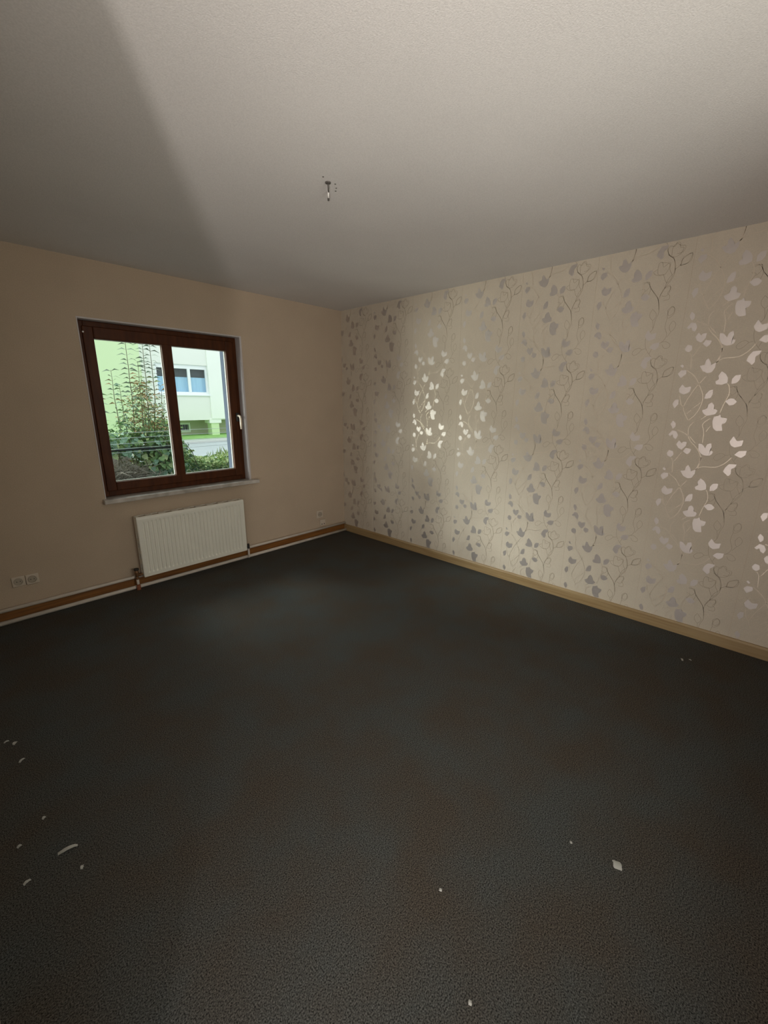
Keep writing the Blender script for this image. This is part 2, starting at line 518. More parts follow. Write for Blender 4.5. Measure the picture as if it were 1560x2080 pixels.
# skirtings
bm = bmesh.new()
pr = [(0, 0), (-0.016, 0), (-0.016, 0.066), (-0.010, 0.078), (0, 0.079)]
a = [bm.verts.new((x, YF, z)) for x, z in pr]
b = [bm.verts.new((x, -0.0005, z)) for x, z in pr]
for i in range(5):
    bm.faces.new((a[i], a[(i + 1) % 5], b[(i + 1) % 5], b[i]))
bm.faces.new(a[::-1])
bm.faces.new(b)
structure(mesh_obj('baseboard_right', bm, MATS['pine']), 'light pine skirting board under the papered wall')
bm = bmesh.new()
box(bm, XL + 0.001, -0.016, -0.013, 0, 0, 0.086, 0.003)
structure(mesh_obj('baseboard_back', bm, MATS['brown_wood']), 'dark brown skirting board behind the heating pipes')
bm = bmesh.new()
box(bm, XL, XL + 0.010, -3.22, -0.013, 0, 0.07, 0.003)
structure(mesh_obj('baseboard_left', bm, MATS['socket_plastic']), 'pale skirting board along the doorway wall')

# ------------------------------------------------------------------ wallpaper
REP = 0.638
SW = 0.535


def clip_bm(bm, planes):
    for co, no in planes:
        bmesh.ops.bisect_plane(bm, geom=bm.verts[:] + bm.edges[:] + bm.faces[:], plane_co=co, plane_no=no, clear_outer=True)


def ribbon(bm, pts, w, x):
    """a printed line: flat ribbon through smoothed (u, z) points on the strip"""
    q = [Vector(p) for p in pts]
    if len(q) > 2:
        s = []
        for i in range(len(q) - 1):
            p0, p1, p2, p3 = q[max(i - 1, 0)], q[i], q[i + 1], q[min(i + 2, len(q) - 1)]
            for k in range(3):
                t = k / 3
                s.append(0.5 * ((2 * p1) + (p2 - p0) * t + (2 * p0 - 5 * p1 + 4 * p2 - p3) * t * t + (3 * p1 - p0 - 3 * p2 + p3) * t ** 3))
        q = s + [q[-1]]
    L, R = [], []
    for i, p in enumerate(q):
        t = (q[min(i + 1, len(q) - 1)] - q[max(i - 1, 0)])
        if t.length < 1e-6:
            t = Vector((1, 0))
        t.normalize()
        nn = Vector((-t.y, t.x)) * (w / 2)
        L.append(bm.verts.new((x, -(p + nn).x, (p + nn).y)))
        R.append(bm.verts.new((x, -(p - nn).x, (p - nn).y)))
    for i in range(len(q) - 1):
        bm.faces.new((L[i], L[i + 1], R[i + 1], R[i]))


def smooth_poly(pts):
    """two-point corner softening of the digitised leaf outline"""
    n = len(pts)
    o = []
    for i in range(n):
        a, b = Vector(pts[i]), Vector(pts[(i + 1) % n])
        o += [a * 0.92 + b * 0.08, a * 0.08 + b * 0.92]
    return o


for k in range(-2, 9):
    seam = -3.15 + SW * (6 - k) - SW * 0
    y_hi, y_lo = min(seam - 0.0006, 0.0), max(seam - SW + 0.0006, YF)
    if y_hi - y_lo < 0.02:
        continue
    bm = bmesh.new()
    box(bm, -0.0012, 0, y_lo, y_hi, 0.0, H)
    strip = mesh_obj('wallpaper_strip', bm, MATS['wallpaper'], wall_right)
    cl = [((0, y_hi, 0), (0, 1, 0)), ((0, y_lo, 0), (0, -1, 0)), ((0, 0, H - 0.001), (0, 0, 1)), ((0, 0, 0.079), (0, 0, -1))]
    bl, bs, bt = bmesh.new(), bmesh.new(), bmesh.new()
    for rep in range(-4, 3):
        dz = rep * REP
        for lf in LEAVES:
            ar = sum(lf[i - 1][0] * lf[i][1] - lf[i][0] * lf[i - 1][1] for i in range(len(lf)))
            lf = lf if ar > 0 else lf[::-1]
            vs = [bl.verts.new((-0.0016, seam - p.x, p.y + dz)) for p in smooth_poly(lf)]
            bl.faces.new(vs)
        for s in STEMS:
            ribbon(bs, [(p[0] - seam, p[1] + dz) for p in s], 0.0038, -0.0015)
        for s in TENDRILS:
            ribbon(bt, [(p[0] - seam, p[1] + dz + REP) for p in s], 0.0026, -0.0014)
    for nm, b_, m_ in (('leaf_print', bl, 'foil'), ('stem_print', bs, 'stem_foil'), ('tendril_print', bt, 'bronze_line')):
        if nm == 'leaf_print':
            bmesh.ops.triangulate(b_, faces=b_.faces[:], ngon_method='EAR_CLIP')
        clip_bm(b_, cl)
        for f in b_.faces:
            f.normal_update()
            if f.normal.x > 0:
                f.normal_flip()
        if not b_.faces:
            b_.free()
            continue
        o = mesh_obj(nm, b_, MATS[m_], strip, normals=False)
        o['kind'] = 'stuff'

# ------------------------------------------------------------------ window on the back wall
wx0, wx1, wz0, wz1 = WIN
win = bpy.data.objects.new('window_1', None)
COL.objects.link(win)
win.location = (-1.822, 0.1, wz0)
structure(win, 'dark brown wooden two-pane window above the radiator')
FY0, FY1 = 0.066, 0.140
bm = bmesh.new()
frame_bm(bm, wx0, wx1, wz0 + 0.004, wz1 - 0.004, (0.046, 0.046, 0.048, 0.054), FY0 + 0.012, FY1)
child('outer_frame', bm, MATS['mahogany'], win)
sx0, sx1, sz0, sz1 = wx0 + 0.034, wx1 - 0.034, wz0 + 0.046, wz1 - 0.040
gz0, gz1 = 0.884, 1.946
bm = bmesh.new()
frame_bm(bm, sx0, sx1, sz0, sz1, (-2.329 - sx0, sx1 + 1.322, sz1 - gz1, gz0 - sz0), FY0 - 0.006, FY1 - 0.02, 0.006)
sash = child('sash', bm, MATS['mahogany'], win)
bm = bmesh.new()
box(bm, -1.866, -1.786, FY0 - 0.004, FY1 - 0.02, gz0 - 0.01, gz1 + 0.01, 0.006)
child('mullion', bm, MATS['mahogany'], win)
for a, b in ((-2.329, -1.866), (-1.786, -1.322)):
    bm = bmesh.new()
    frame_bm(bm, a - 0.003, b + 0.003, gz0 - 0.003, gz1 + 0.003, (0.007, 0.007, 0.007, 0.009), 0.088, 0.104, 0.001)
    g = child('gasket', bm, MATS['gasket'], win)
    g['label'] = 'pale rubber strip around the pane'
    bm = bmesh.new()
    box(bm, a, b, 0.094, 0.098, gz0, gz1)
    child('pane', bm, MATS['pane_glass'], win)
# handle
hx = -1.262
bm = bmesh.new()
box(bm, hx - 0.016, hx + 0.016, 0.046, 0.060, 1.325, 1.405, 0.006)
ro = child('handle_plate', bm, MATS['black_plastic'], win)
ro['label'] = 'dark window handle plate'
bm = bmesh.new()
tube(bm, [(hx, 0.047, 1.378), (hx, 0.018, 1.378), (hx + 0.001, 0.004, 1.372), (hx + 0.002, 0.000, 1.350), (hx + 0.003, 0.001, 1.300), (hx + 0.004, 0.004, 1.258)], 0.009, 12, radii=[0.009, 0.009, 0.0095, 0.0095, 0.0105, 0.008])
hd = child('handle', bm, MATS['cream_lever'], win, smooth=True)
hd['label'] = 'cream window handle pointing down'
bm = bmesh.new()
lathe(bm, (-2.392, FY0 - 0.005, 1.985), (0, -1, 0), [(0, 0.006), (0.0015, 0.006), (0.0025, 0.004)], 12)
sc_ = child('screw_cap', bm, MATS['white_sheath'], win)
sc_['label'] = 'tiny white screw cap on the frame'
# painted reveal
bm = bmesh.new()
box(bm, wx1 - 0.002, wx1 + 0.016, -0.004, FY0 + 0.012, wz0, wz1 + 0.008, 0.002)
box(bm, wx0 - 0.006, wx0 + 0.001, -0.003, FY0 + 0.012, wz0, wz1 + 0.008, 0.001)
box(bm, wx0 + 0.001, wx1 - 0.002, -0.004, FY0 + 0.012, wz1 - 0.003, wz1 + 0.008, 0.002)
rv = child('reveal', bm, MATS['reveal_paint'], win)
rv['label'] = 'thin pale lilac reveal edge of the window'
bm = bmesh.new()
box(bm, -2.455, -1.142, -0.060, FY0 + 0.012, wz0 - 0.030, wz0 + 0.003, 0.004)
sl = child('sill', bm, MATS['marble'], win)
sl['label'] = 'mottled grey stone window sill'
bm = bmesh.new()
box(bm, OUT[0], OUT[1], FY1, T + 0.04, OUT[2] - 0.03, OUT[2] + 0.004, 0.003)
child('outer_sill', bm, MATS['pvc_white'], win)

# ------------------------------------------------------------------ radiator
rd = thing('radiator', 'cream ribbed panel radiator under the window', 'radiator', (-1.812, -0.07, 0.10))
rx0, rx1, rz0, rz1 = -2.272, -1.355, 0.106, 0.611
# fluted front panel
bm = bmesh.new()
NF = 27
fx0, fx1 = rx0 + 0.03, rx1 - 0.03
pitch = (fx1 - fx0) / NF
xs = [(rx0, 0.0)]
for i in range(NF):
    x = fx0 + i * pitch
    xs += [(x + pitch * 0.08, 0.0), (x + pitch * 0.24, 0.0075), (x + pitch * 0.52, 0.0075), (x + pitch * 0.68, 0.0)]
xs.append((rx1, 0.0))
rows = [(rz0, 0), (rz0 + 0.028, 0), (rz0 + 0.044, 1), (rz1 - 0.052, 1), (rz1 - 0.036, 0), (rz1 - 0.020, 0), (rz1 - 0.008, -0.25), (rz1, -0.9)]
grid = []
for z, wgt in rows:
    row = []
    for x, dpt in xs:
        y = -0.108 + (dpt * wgt if wgt >= 0 else -wgt * 0.010)
        row.append(bm.verts.new((x, y, z)))
    grid.append(row)
for i in range(len(rows) - 1):
    for j in range(len(xs) - 1):
        bm.faces.new((grid[i][j], grid[i][j + 1], grid[i + 1][j + 1], grid[i + 1][j]))
child('front_panel', bm, MATS['radiator_enamel'], rd)
bm = bmesh.new()
box(bm, rx0, rx1, -0.095, -0.088, rz0, rz1 - 0.004, 0.003)
box(bm, rx0 + 0.004, rx1 - 0.004, -0.050, -0.040, rz0 + 0.01, rz1 - 0.012, 0.003)
child('back_panel', bm, MATS['radiator_enamel'], rd)
for a, b in ((rx0 - 0.002, rx0 + 0.004), (rx1 - 0.004, rx1 + 0.002)):
    bm = bmesh.new()
    wall_boxes(bm, -0.100, -0.036, rz0 + 0.012, rz1 - 0.002, [(-0.088, -0.050, zz, zz + 0.05) for zz in (0.16, 0.25, 0.34, 0.43)], lambda p, q, c, e: box(bm, a, b, p, q, c, e))
    child('side_panel', bm, MATS['radiator_enamel'], rd)
bm = bmesh.new()
nslot = 9
sp = (rx1 - rx0) / nslot
holes = [(rx0 + sp * (i + 0.5) - 0.026, rx0 + sp * (i + 0.5) + 0.026, -0.092, -0.040) for i in range(nslot)]
wall_boxes(bm, rx0, rx1, -0.100, -0.036, holes, lambda p, q, c, e: box(bm, p, q, c, e, rz1 - 0.003, rz1 + 0.001))
tg = child('top_grille', bm, MATS['radiator_enamel'], rd)
bm = bmesh.new()
for i in range(46):
    x = rx0 + 0.012 + i * (rx1 - rx0 - 0.024) / 45
    box(bm, x - 0.0008, x + 0.0008, -0.087, -0.051, rz0 + 0.03, rz1 - 0.03)
fin = child('convector_fins', bm, MATS['dark_gap'], rd)
fin['kind'] = 'stuff'
for x in (rx0 + 0.18, rx1 - 0.18):
    for zb in (0.20, 0.48):
        bm = bmesh.new()
        box(bm, x - 0.015, x + 0.015, -0.042, -0.001, zb, zb + 0.04, 0.002)
        child('wall_bracket', bm, MATS['radiator_enamel'], rd)
# thermostat valve, left
vx, vy = -2.318, -0.074
bm = bmesh.new()
lathe(bm, (vx, vy, 0.170), (0, 0, 1), [(0, 0.012), (0.002, 0.018), (0.010, 0.0195), (0.016, 0.018), (0.018, 0.012)], 18)
vc = child('valve_cap', bm, MATS['black_plastic'], rd)
vc['label'] = 'black cap of the left valve'
bm = bmesh.new()
lathe(bm, (vx, vy, 0.092), (0, 0, 1), [(0, 0.010), (0.004, 0.013), (0.016, 0.013), (0.018, 0.010), (0.030, 0.010), (0.034, 0.013), (0.060, 0.016), (0.078, 0.013)], 16)
tube(bm, [(vx, vy, 0.128), (vx + 0.045, vy, 0.128)], 0.009, 12)
lathe(bm, (vx + 0.014, vy, 0.128), (1, 0, 0), [(0, 0.012), (0.002, 0.014), (0.014, 0.014), (0.016, 0.012)], 6)
vb = child('valve_body', bm, MATS['brass'], rd)
vb['label'] = 'brown brass body of the left valve'
bm = bmesh.new()
tube(bm, [(vx, vy, 0.094), (vx, vy, 0.060), (vx, vy, 0.046)], 0.0105, 12)
child('connecting_pipe', bm, MATS['pipe_paint'], rd, smooth=True)
bm = bmesh.new()
lathe(bm, (vx, vy, 0.002), (0, 0, 1), [(0, 0.016), (0.010, 0.016), (0.024, 0.015), (0.044, 0.014), (0.048, 0.0105)], 14)
fl = child('pipe_foot', bm, MATS['rust_paint'], rd)
fl['label'] = 'rusty red foot of the left connecting pipe'
# return valve, right
vx2 = -1.322
bm = bmesh.new()
lathe(bm, (vx2, vy, 0.108), (0, 0, 1), [(0, 0.009), (0.003, 0.012), (0.020, 0.012), (0.024, 0.0105), (0.046, 0.0105), (0.050, 0.008)], 14)
tube(bm, [(vx2, vy, 0.128), (vx2 - 0.034, vy, 0.128)], 0.009, 12)
rvv = child('return_valve', bm, MATS['black_plastic'], rd)
rvv['label'] = 'dark return valve at the right end'
bm = bmesh.new()
tube(bm, [(vx2, vy, 0.110), (vx2, vy, 0.030), (vx2, vy + 0.003, 0.018), (vx2, vy + 0.007, 0.016)], 0.0095, 12)
child('connecting_pipe', bm, MATS['pipe_paint'], rd, smooth=True)

# ------------------------------------------------------------------ heating pipes
bm = bmesh.new()
tube(bm, [(XL + 0.002, -0.026, 0.100), (-2.3, -0.025, 0.099), (-1.2, -0.025, 0.101), (-0.018, -0.025, 0.100)], 0.0135, 14)
tag(mesh_obj('heating_pipe', bm, MATS['pipe_paint'], smooth=True), 'pale painted heating pipe running just above the brown skirting board', 'pipe')
bm = bmesh.new()
tube(bm, [(XL + 0.016, -0.040, 0.0165), (-2.3, -0.041, 0.016), (-1.2, -0.040, 0.0165), (-0.018, -0.040, 0.0165)], 0.0155, 14)
tag(mesh_obj('heating_pipe', bm, MATS['pipe_paint'], smooth=True), 'pale painted heating pipe lying on the carpet in front of the skirting board', 'pipe')


# ------------------------------------------------------------------ sockets
def socket_plate(bm, cx, cz, w, h, inner=0.0235):
    """a bevelled cover with a round recess"""
    box(bm, cx - w / 2, cx + w / 2, -0.008, -0.0005, cz - h / 2, cz + h / 2, 0.003)


ds = thing('double_socket', 'cream double power socket low on the wall, left of the radiator', 'socket', (-2.996, 0, 0.277))
for cx, cz in ((-3.033, 0.279), (-2.957, 0.276)):
    bm = bmesh.new()
    box(bm, cx - 0.0365, cx + 0.0365, -0.011, -0.0005, cz - 0.036, cz + 0.036, 0.004)
    pl = child('cover_plate', bm, MATS['socket_plastic'], ds)
    bm = bmesh.new()
    lathe(bm, (cx, -0.0100, cz), (0, -1, 0), [(0, 0.026), (0.004, 0.026), (0.006, 0.024), (0.006, 0.0205), (0.0012, 0.0195), (0.0012, 0.001)], 24)
    child('socket_insert', bm, MATS['socket_recess'], ds)
    bm = bmesh.new()
    for s in (-1, 1):
        lathe(bm, (cx + s * 0.0095, -0.0125, cz), (0, -1, 0), [(0, 0.003), (0.0012, 0.003)], 10)
    child('pin_holes', bm, MATS['black_plastic'], ds)
ws = thing('wall_socket', 'small cream power socket low on the wall, near the room corner', 'socket', (-0.382, 0, 0.268))
bm = bmesh.new()
box(bm, -0.382 - 0.044, -0.382 + 0.044, -0.011, -0.0005, 0.268 - 0.042, 0.268 + 0.042, 0.004)
child('cover_plate', bm, MATS['socket_plastic'], ws)
bm = bmesh.new()
lathe(bm, (-0.382, -0.0100, 0.268), (0, -1, 0), [(0, 0.028), (0.006, 0.028), (0.009, 0.026), (0.009, 0.022), (0.0012, 0.0205), (0.0012, 0.001)], 24)
child('socket_insert', bm, MATS['socket_recess'], ws)
bm = bmesh.new()
for s in (-1, 1):
    lathe(bm, (-0.382 + s * 0.0095, -0.0125, 0.268), (0, -1, 0), [(0, 0.003), (0.0012, 0.003)], 10)
child('pin_holes', bm, MATS['black_plastic'], ws)
ps = thing('phone_socket', 'small cream outlet with two dark holes just above the heating pipe', 'socket', (-0.344, 0, 0.165))
bm = bmesh.new()
box(bm, -0.344 - 0.036, -0.344 + 0.036, -0.016, -0.0005, 0.165 - 0.036, 0.165 + 0.036, 0.005)
child('cover_plate', bm, MATS['socket_plastic'], ps)
for s in (-1, 1):
    bm = bmesh.new()
    lathe(bm, (-0.344 + s * 0.016, -0.0155, 0.147), (0, -1, 0), [(0, 0.0065), (0.0015, 0.0065)], 14)
    child('plug_hole', bm, MATS['black_plastic'], ps)

# ------------------------------------------------------------------ ceiling remains of a lamp
hk = thing('ceiling_hook', 'small dark lamp hook in the middle of the ceiling', 'hook', (-1.852, -2.047, H))
bm = bmesh.new()
lathe(bm, (-1.852, -2.047, H), (0, 0, -1), [(0.0, 0.013), (0.004, 0.012), (0.006, 0.005)], 16)
child('hook_plate', bm, MATS['hook_metal'], hk)
bm = bmesh.new()
tube(bm, [(-1.852, -2.047, H - 0.004), (-1.846, -2.041, H - 0.016), (-1.840, -2.034, H - 0.024), (-1.832, -2.026, H - 0.024), (-1.829, -2.022, H - 0.016)], 0.0032, 8)
child('hook_bend', bm, MATS['hook_metal'], hk, smooth=True)
lc = thing('lamp_cable', 'short white cable stub with dark end beside the ceiling hook', 'cable', (-1.800, -1.985, H))
bm = bmesh.new()
tube(bm, [(-1.800, -1.985, H - 0.0005), (-1.799, -1.984, H - 0.012), (-1.792, -1.976, H - 0.022)], 0.0042, 10)
child('sheath', bm, MATS['white_sheath'], lc, smooth=True)
bm = bmesh.new()
tube(bm, [(-1.792, -1.976, H - 0.022), (-1.786, -1.969, H - 0.030)], 0.0048, 10)
e_ = child('cable_end', bm, MATS['hook_metal'], lc)
e_['label'] = 'dark taped end'
for i, (x, y, lb) in enumerate(((-1.897, -2.069, 'tiny dark screw hole left of the ceiling hook'), (-1.820, -2.059, 'tiny dark screw hole right of the ceiling hook'),
                                (-1.793, -2.034, 'middle one of the tiny screw holes right of the cable stub'), (-1.777, -2.011, 'lower one of the tiny screw holes right of the cable stub'))):
    bm = bmesh.new()
    lathe(bm, (x, y, H), (0, 0, -1), [(0, 0.0042), (0.0012, 0.0036), (0.0012, 0.001)], 10)
    tag(mesh_obj('screw_plug', bm, MATS['hook_metal']), lb, 'screw hole', 'screw holes around the ceiling hook')


# ------------------------------------------------------------------ litter on the carpet
def scrap(x, y, l, w, ang, lb, curl=0.004, taper=0.5, name='paper_scrap', m='white_scrap', cat='paper scrap', grp='white specks on the carpet'):
    bm = bmesh.new()
    n = 6
    top, bot = [], []
    rnd = random.Random(int((x * 1000) ** 2 + y * 777))
    for i in range(n + 1):
        t = i / n
        ww = w * (taper + (1 - taper) * math.sin(PI * min(1, 0.15 + t * 0.8))) * rnd.uniform(0.85, 1.15) / 2
        h = 0.002 + curl * math.sin(PI * t) + rnd.uniform(0, 0.0008)
        px, py = (t - 0.5) * l, rnd.uniform(-0.08, 0.08) * w
        top.append((bm.verts.new((px, py + ww, h + 0.0012)), bm.verts.new((px, py - ww, h + 0.0006))))
        bot.append((bm.verts.new((px, py + ww, h - 0.0004)), bm.verts.new((px, py - ww, h - 0.0010))))
    for i in range(n):
        bm.faces.new((top[i][0], top[i + 1][0], top[i + 1][1], top[i][1]))
        bm.faces.new((bot[i][0], bot[i][1], bot[i + 1][1], bot[i + 1][0]))
        for s in (0, 1):
            bm.faces.new((top[i][s], bot[i][s], bot[i + 1][s], top[i + 1][s]))
    for q in (0, n):
        bm.faces.new((top[q][0], top[q][1], bot[q][1], bot[q][0]))
    zmin = min(v.co.z for v in bm.verts)
    for v in bm.verts:
        v.co.z -= zmin
    o = mesh_obj(name, bm, MATS[m], smooth=False)
    o.location = (x, y, 0.0003)
    o.rotation_euler = (0, 0, ang)
    return tag(o, lb, cat, grp)


scrap(-3.198, -2.178, 0.056, 0.015, -0.2, 'long narrow white paper sliver on the carpet, bottom left', 0.006, 0.35)
scrap(-3.249, -1.581, 0.024, 0.010, 0.7, 'small white flake on the carpet below the left power socket')
scrap(-3.282, -1.400, 0.018, 0.009, 0.1, 'white crumb on the carpet nearest the left picture edge')
scrap(-3.256, -1.437, 0.020, 0.014, 0.9, 'dull round flake next to the white crumb at the left edge')
scrap(-3.233, -1.976, 0.012, 0.010, 0.4, 'tiny pale fleck on the carpet beyond the long paper sliver')
scrap(-3.312, -2.208, 0.020, 0.009, 0.3, 'bright white crumb on the carpet left of the long paper sliver')
scrap(-3.178, -2.281, 0.013, 0.009, 1.2, 'dull fleck on the carpet nearer than the long paper sliver')
scrap(-3.312, -2.044, 0.013, 0.010, 0.4, 'dull fleck on the carpet left of the sliver, beyond the bright crumb')
scrap(-1.933, -3.575, 0.028, 0.026, 0.4, 'pale round lint tuft on the carpet, lower right', 0.003, 0.8)
scrap(-1.963, -3.434, 0.008, 0.008, 0.4, 'pinhead white speck beyond the round lint tuft', 0.001, 0.8)
scrap(-2.406, -3.188, 0.008, 0.008, 0.4, 'pinhead white speck at the bottom middle of the carpet', 0.001, 0.8)
scrap(-2.567, -3.399, 0.010, 0.008, 0.4, 'pale speck on the carpet nearest the camera', 0.001, 0.8)
scrap(-0.360, -3.508, 0.024, 0.010, 0.4, 'pale flake on the carpet near the pine skirting board at the right', 0.003)
scrap(-0.330, -3.545, 0.014, 0.008, 1.4, 'smaller flake beside the pale flake near the pine skirting board', 0.002)

# ------------------------------------------------------------------ outside: ground
def slab(name, x0, x1, y0, y1, z, m, lb, kind='structure'):
    bm = bmesh.new()
    box(bm, x0, x1, y0, y1, z - 0.15, z)
    o = mesh_obj(name, bm, MATS[m])
    o['kind'] = kind
    o['label'] = lb
    o['category'] = name.split('_')[-1]
    return o


slab('garden_ground', -30, 30, T, 6.9, 0.0, 'soil', 'dark garden soil between the house and the street')
slab('road', -40, 40, 6.9, 12.2, -0.02, 'asphalt', 'pale grey street in front of the opposite house')
slab('kerb', -40, 40, 12.2, 12.35, 0.05, 'kerb', 'pale kerb stones along the far side of the street')
slab('pavement', -40, 40, 12.35, 13.2, 0.04, 'pavement', 'grey footpath on the far side of the street')
slab('lawn', -40, 40, 13.2, 17.2, 0.03, 'grass', 'bright green grass strip before the opposite house')
# raised bed close to the window
bm = bmesh.new()
nx, ny = 28, 14
g = [[None] * (ny + 1) for _ in range(nx + 1)]
for i in range(nx + 1):
    for j in range(ny + 1):
        x, y = -3.2 + i * 5.2 / nx, 1.3 + j * 3.2 / ny
        h = 0.82 * math.exp(-((x + 1.62) / 0.62) ** 2 - ((y - 2.85) / 0.7) ** 2) + 0.28 * math.exp(-((x - 0.3) / 1.0) ** 2 - ((y - 2.9) / 0.8) ** 2)
        h += 0.05 * noise.noise(Vector((x * 3, y * 3, 0.3)))
        g[i][j] = bm.verts.new((x, y, max(h, 0) + 0.002))
for i in range(nx):
    for j in range(ny):
        bm.faces.new((g[i][j], g[i + 1][j], g[i + 1][j + 1], g[i][j + 1]))
for v in list(bm.verts):
    pass
bed = mesh_obj('garden_bank', bm, MATS['soil'], smooth=True)
bed['kind'] = 'structure'
bed['label'] = 'dark earth bank under the plants outside the window'
bed['category'] = 'bank'


# ------------------------------------------------------------------ outside: plants
def leaf_geom(V, F, MI, c, dirv, l, w, mi, fold=0.25, droop=0.3, up=None, rnd=random):
    """a folded leaf of four faces with a bent tip"""
    t = Vector(dirv).normalized()
    up = up or Vector((rnd.uniform(-1, 1), rnd.uniform(-1, 1), rnd.uniform(0.2, 1)))
    s = t.cross(up)
    if s.length < 1e-3:
        s = t.cross(Vector((1, 0, 0)))
    s.normalize()
    n = s.cross(t).normalized()
    c = Vector(c)
    b = len(V)
    V += [c, c + t * l * 0.45 + s * w * 0.5 + n * fold * w, c + t * l * 0.5, c + t * l * 0.45 - s * w * 0.5 + n * fold * w,
          c + t * l + Vector((0, 0, -droop * l))]
    F += [(b, b + 2, b + 1), (b, b + 3, b + 2), (b + 1, b + 2, b + 4), (b + 2, b + 3, b + 4)]
    MI += [mi] * 4


def foliage(name, V, F, MI, mats, parent, stuff=True):
    me = bpy.data.meshes.new(name)
    p = Vector(parent.location)
    me.from_pydata([v - p for v in V], [], F)
    me.polygons.foreach_set('material_index', MI)
    o = link(name, me, [MATS[q] for q in mats], parent)
    if stuff:
        o['kind'] = 'stuff'
    return o


R = random.Random(5)
LM = ['leaf_grey', 'leaf_green', 'leaf_pale', 'leaf_orange', 'leaf_blue']
sh = thing('tall_shrub', 'tall shrub with slender upright shoots and paired leaves outside the left pane', 'shrub', (-1.42, 2.32, 0.45))
V, F, MI = [], [], []
shoots = [  # base, mid, tip, leafless start fraction
    [(-1.50, 2.32, 0.5), (-1.475, 2.30, 1.4), (-1.447, 2.29, 2.45)], [(-1.38, 2.34, 0.5), (-1.285, 2.32, 1.4), (-1.262, 2.30, 2.45)],
    [(-1.34, 2.30, 0.5), (-1.205, 2.29, 1.5), (-1.185, 2.28, 2.42)], [(-1.50, 2.30, 0.5), (-1.66, 2.28, 1.2), (-1.67, 2.26, 1.86)],
    [(-1.60, 2.33, 0.5), (-1.79, 2.30, 1.1), (-1.83, 2.28, 1.64)], [(-1.42, 2.30, 0.5), (-1.385, 2.26, 1.3), (-1.365, 2.24, 1.98)],
    [(-1.30, 2.35, 0.5), (-1.13, 2.33, 1.1), (-1.09, 2.30, 1.52)], [(-1.45, 2.36, 0.5), (-1.56, 2.36, 1.1), (-1.575, 2.34, 1.70)],
    [(-1.36, 2.36, 0.5), (-1.325, 2.36, 1.2), (-1.31, 2.35, 1.82)], [(-1.28, 2.30, 0.5), (-1.15, 2.27, 1.1), (-1.13, 2.24, 1.70)]]
for a, b, c in shoots:
    a, b, c = Vector(a), Vector(b), Vector(c)
    pts = [a.lerp(b, t / 4) for t in range(4)] + [b.lerp(c, t / 6) for t in range(7)]
    pts = [p + Vector((R.uniform(-1, 1), R.uniform(-1, 1), 0)) * 0.006 for p in pts]
    bm = bmesh.new()
    tube(bm, pts, 0.004, 6, radii=[0.008 - 0.0058 * i / (len(pts) - 1) for i in range(len(pts))])
    child('stem', bm, MATS['bark'], sh)
    L = (c - a).length
    z = 0.25
    tw = R.uniform(0, PI)
    while z < L:
        t = z / L
        p = a.lerp(b, t / 0.5) if t < 0.5 and False else (pts[min(len(pts) - 1, 0)])
        # position along the bent shoot by height
        zz = a.z + (c.z - a.z) * t
        k = max(i for i in range(len(pts)) if pts[i].z <= zz + 1e-6)
        k2 = min(k + 1, len(pts) - 1)
        f = 0 if k2 == k else (zz - pts[k].z) / max(1e-6, pts[k2].z - pts[k].z)
        p = pts[k].lerp(pts[k2], f)
        tw += 1.1 + R.uniform(-0.3, 0.3)
        big = 1.0 - 0.45 * max(0, (zz - 1.5) / 1.0)
        for s in (0, PI):
            aa = (tw + s) if zz < 1.5 else (R.uniform(-0.5, 0.5) + s)
            dv = Vector((math.cos(aa), math.sin(aa), 0.25 + R.uniform(-0.1, 0.35)))
            if zz > 1.85:
                mi = 0
            elif zz > 1.25:
                mi = R.choice([0, 0, 1, 2, 3, 3, 3, 4]) if c.x > -1.5 else R.choice([0, 0, 4, 1, 3])
            else:
                mi = R.choice([1, 1, 2, 4, 4, 3])
            leaf_geom(V, F, MI, p, dv, (1.3 if zz > 1.8 else 1.0) * R.uniform(0.066, 0.095) * (0.9 + 0.2 * big), R.uniform(0.016, 0.024) * (0.6 + 0.6 * big), mi, 0.15, 0.35, rnd=R)
        z += R.uniform(0.048, 0.066)
foliage('foliage', V, F, MI, LM, sh)
# bushier growth round the shoots, with withered blossom
V, F, MI = [], [], []
for i in range(1500):
    ang = R.uniform(0, 2 * PI)
    zz = min(1.72, 0.95 + abs(R.gauss(0, 0.34)))
    wid = 0.40 * max(0.22, 1 - (zz - 0.9) / 1.0)
    cx = -1.38 + R.uniform(-1, 1) * wid + (0.03 if zz > 1.3 else 0)
    p = (cx, 2.32 + R.uniform(-0.18, 0.18), zz)
    mi = R.choice([3, 3, 3, 2, 0, 1, 4]) if (zz > 1.12 and cx > -1.52) else R.choice([1, 1, 4, 2, 0])
    leaf_geom(V, F, MI, p, (math.cos(ang), math.sin(ang), R.uniform(-0.2, 0.7)), R.uniform(0.04, 0.075), R.uniform(0.018, 0.03), mi, 0.2, 0.3, rnd=R)
foliage('withered_blossom', V, F, MI, LM, sh)['label'] = 'orange-brown withered growth in the middle of the shrub'

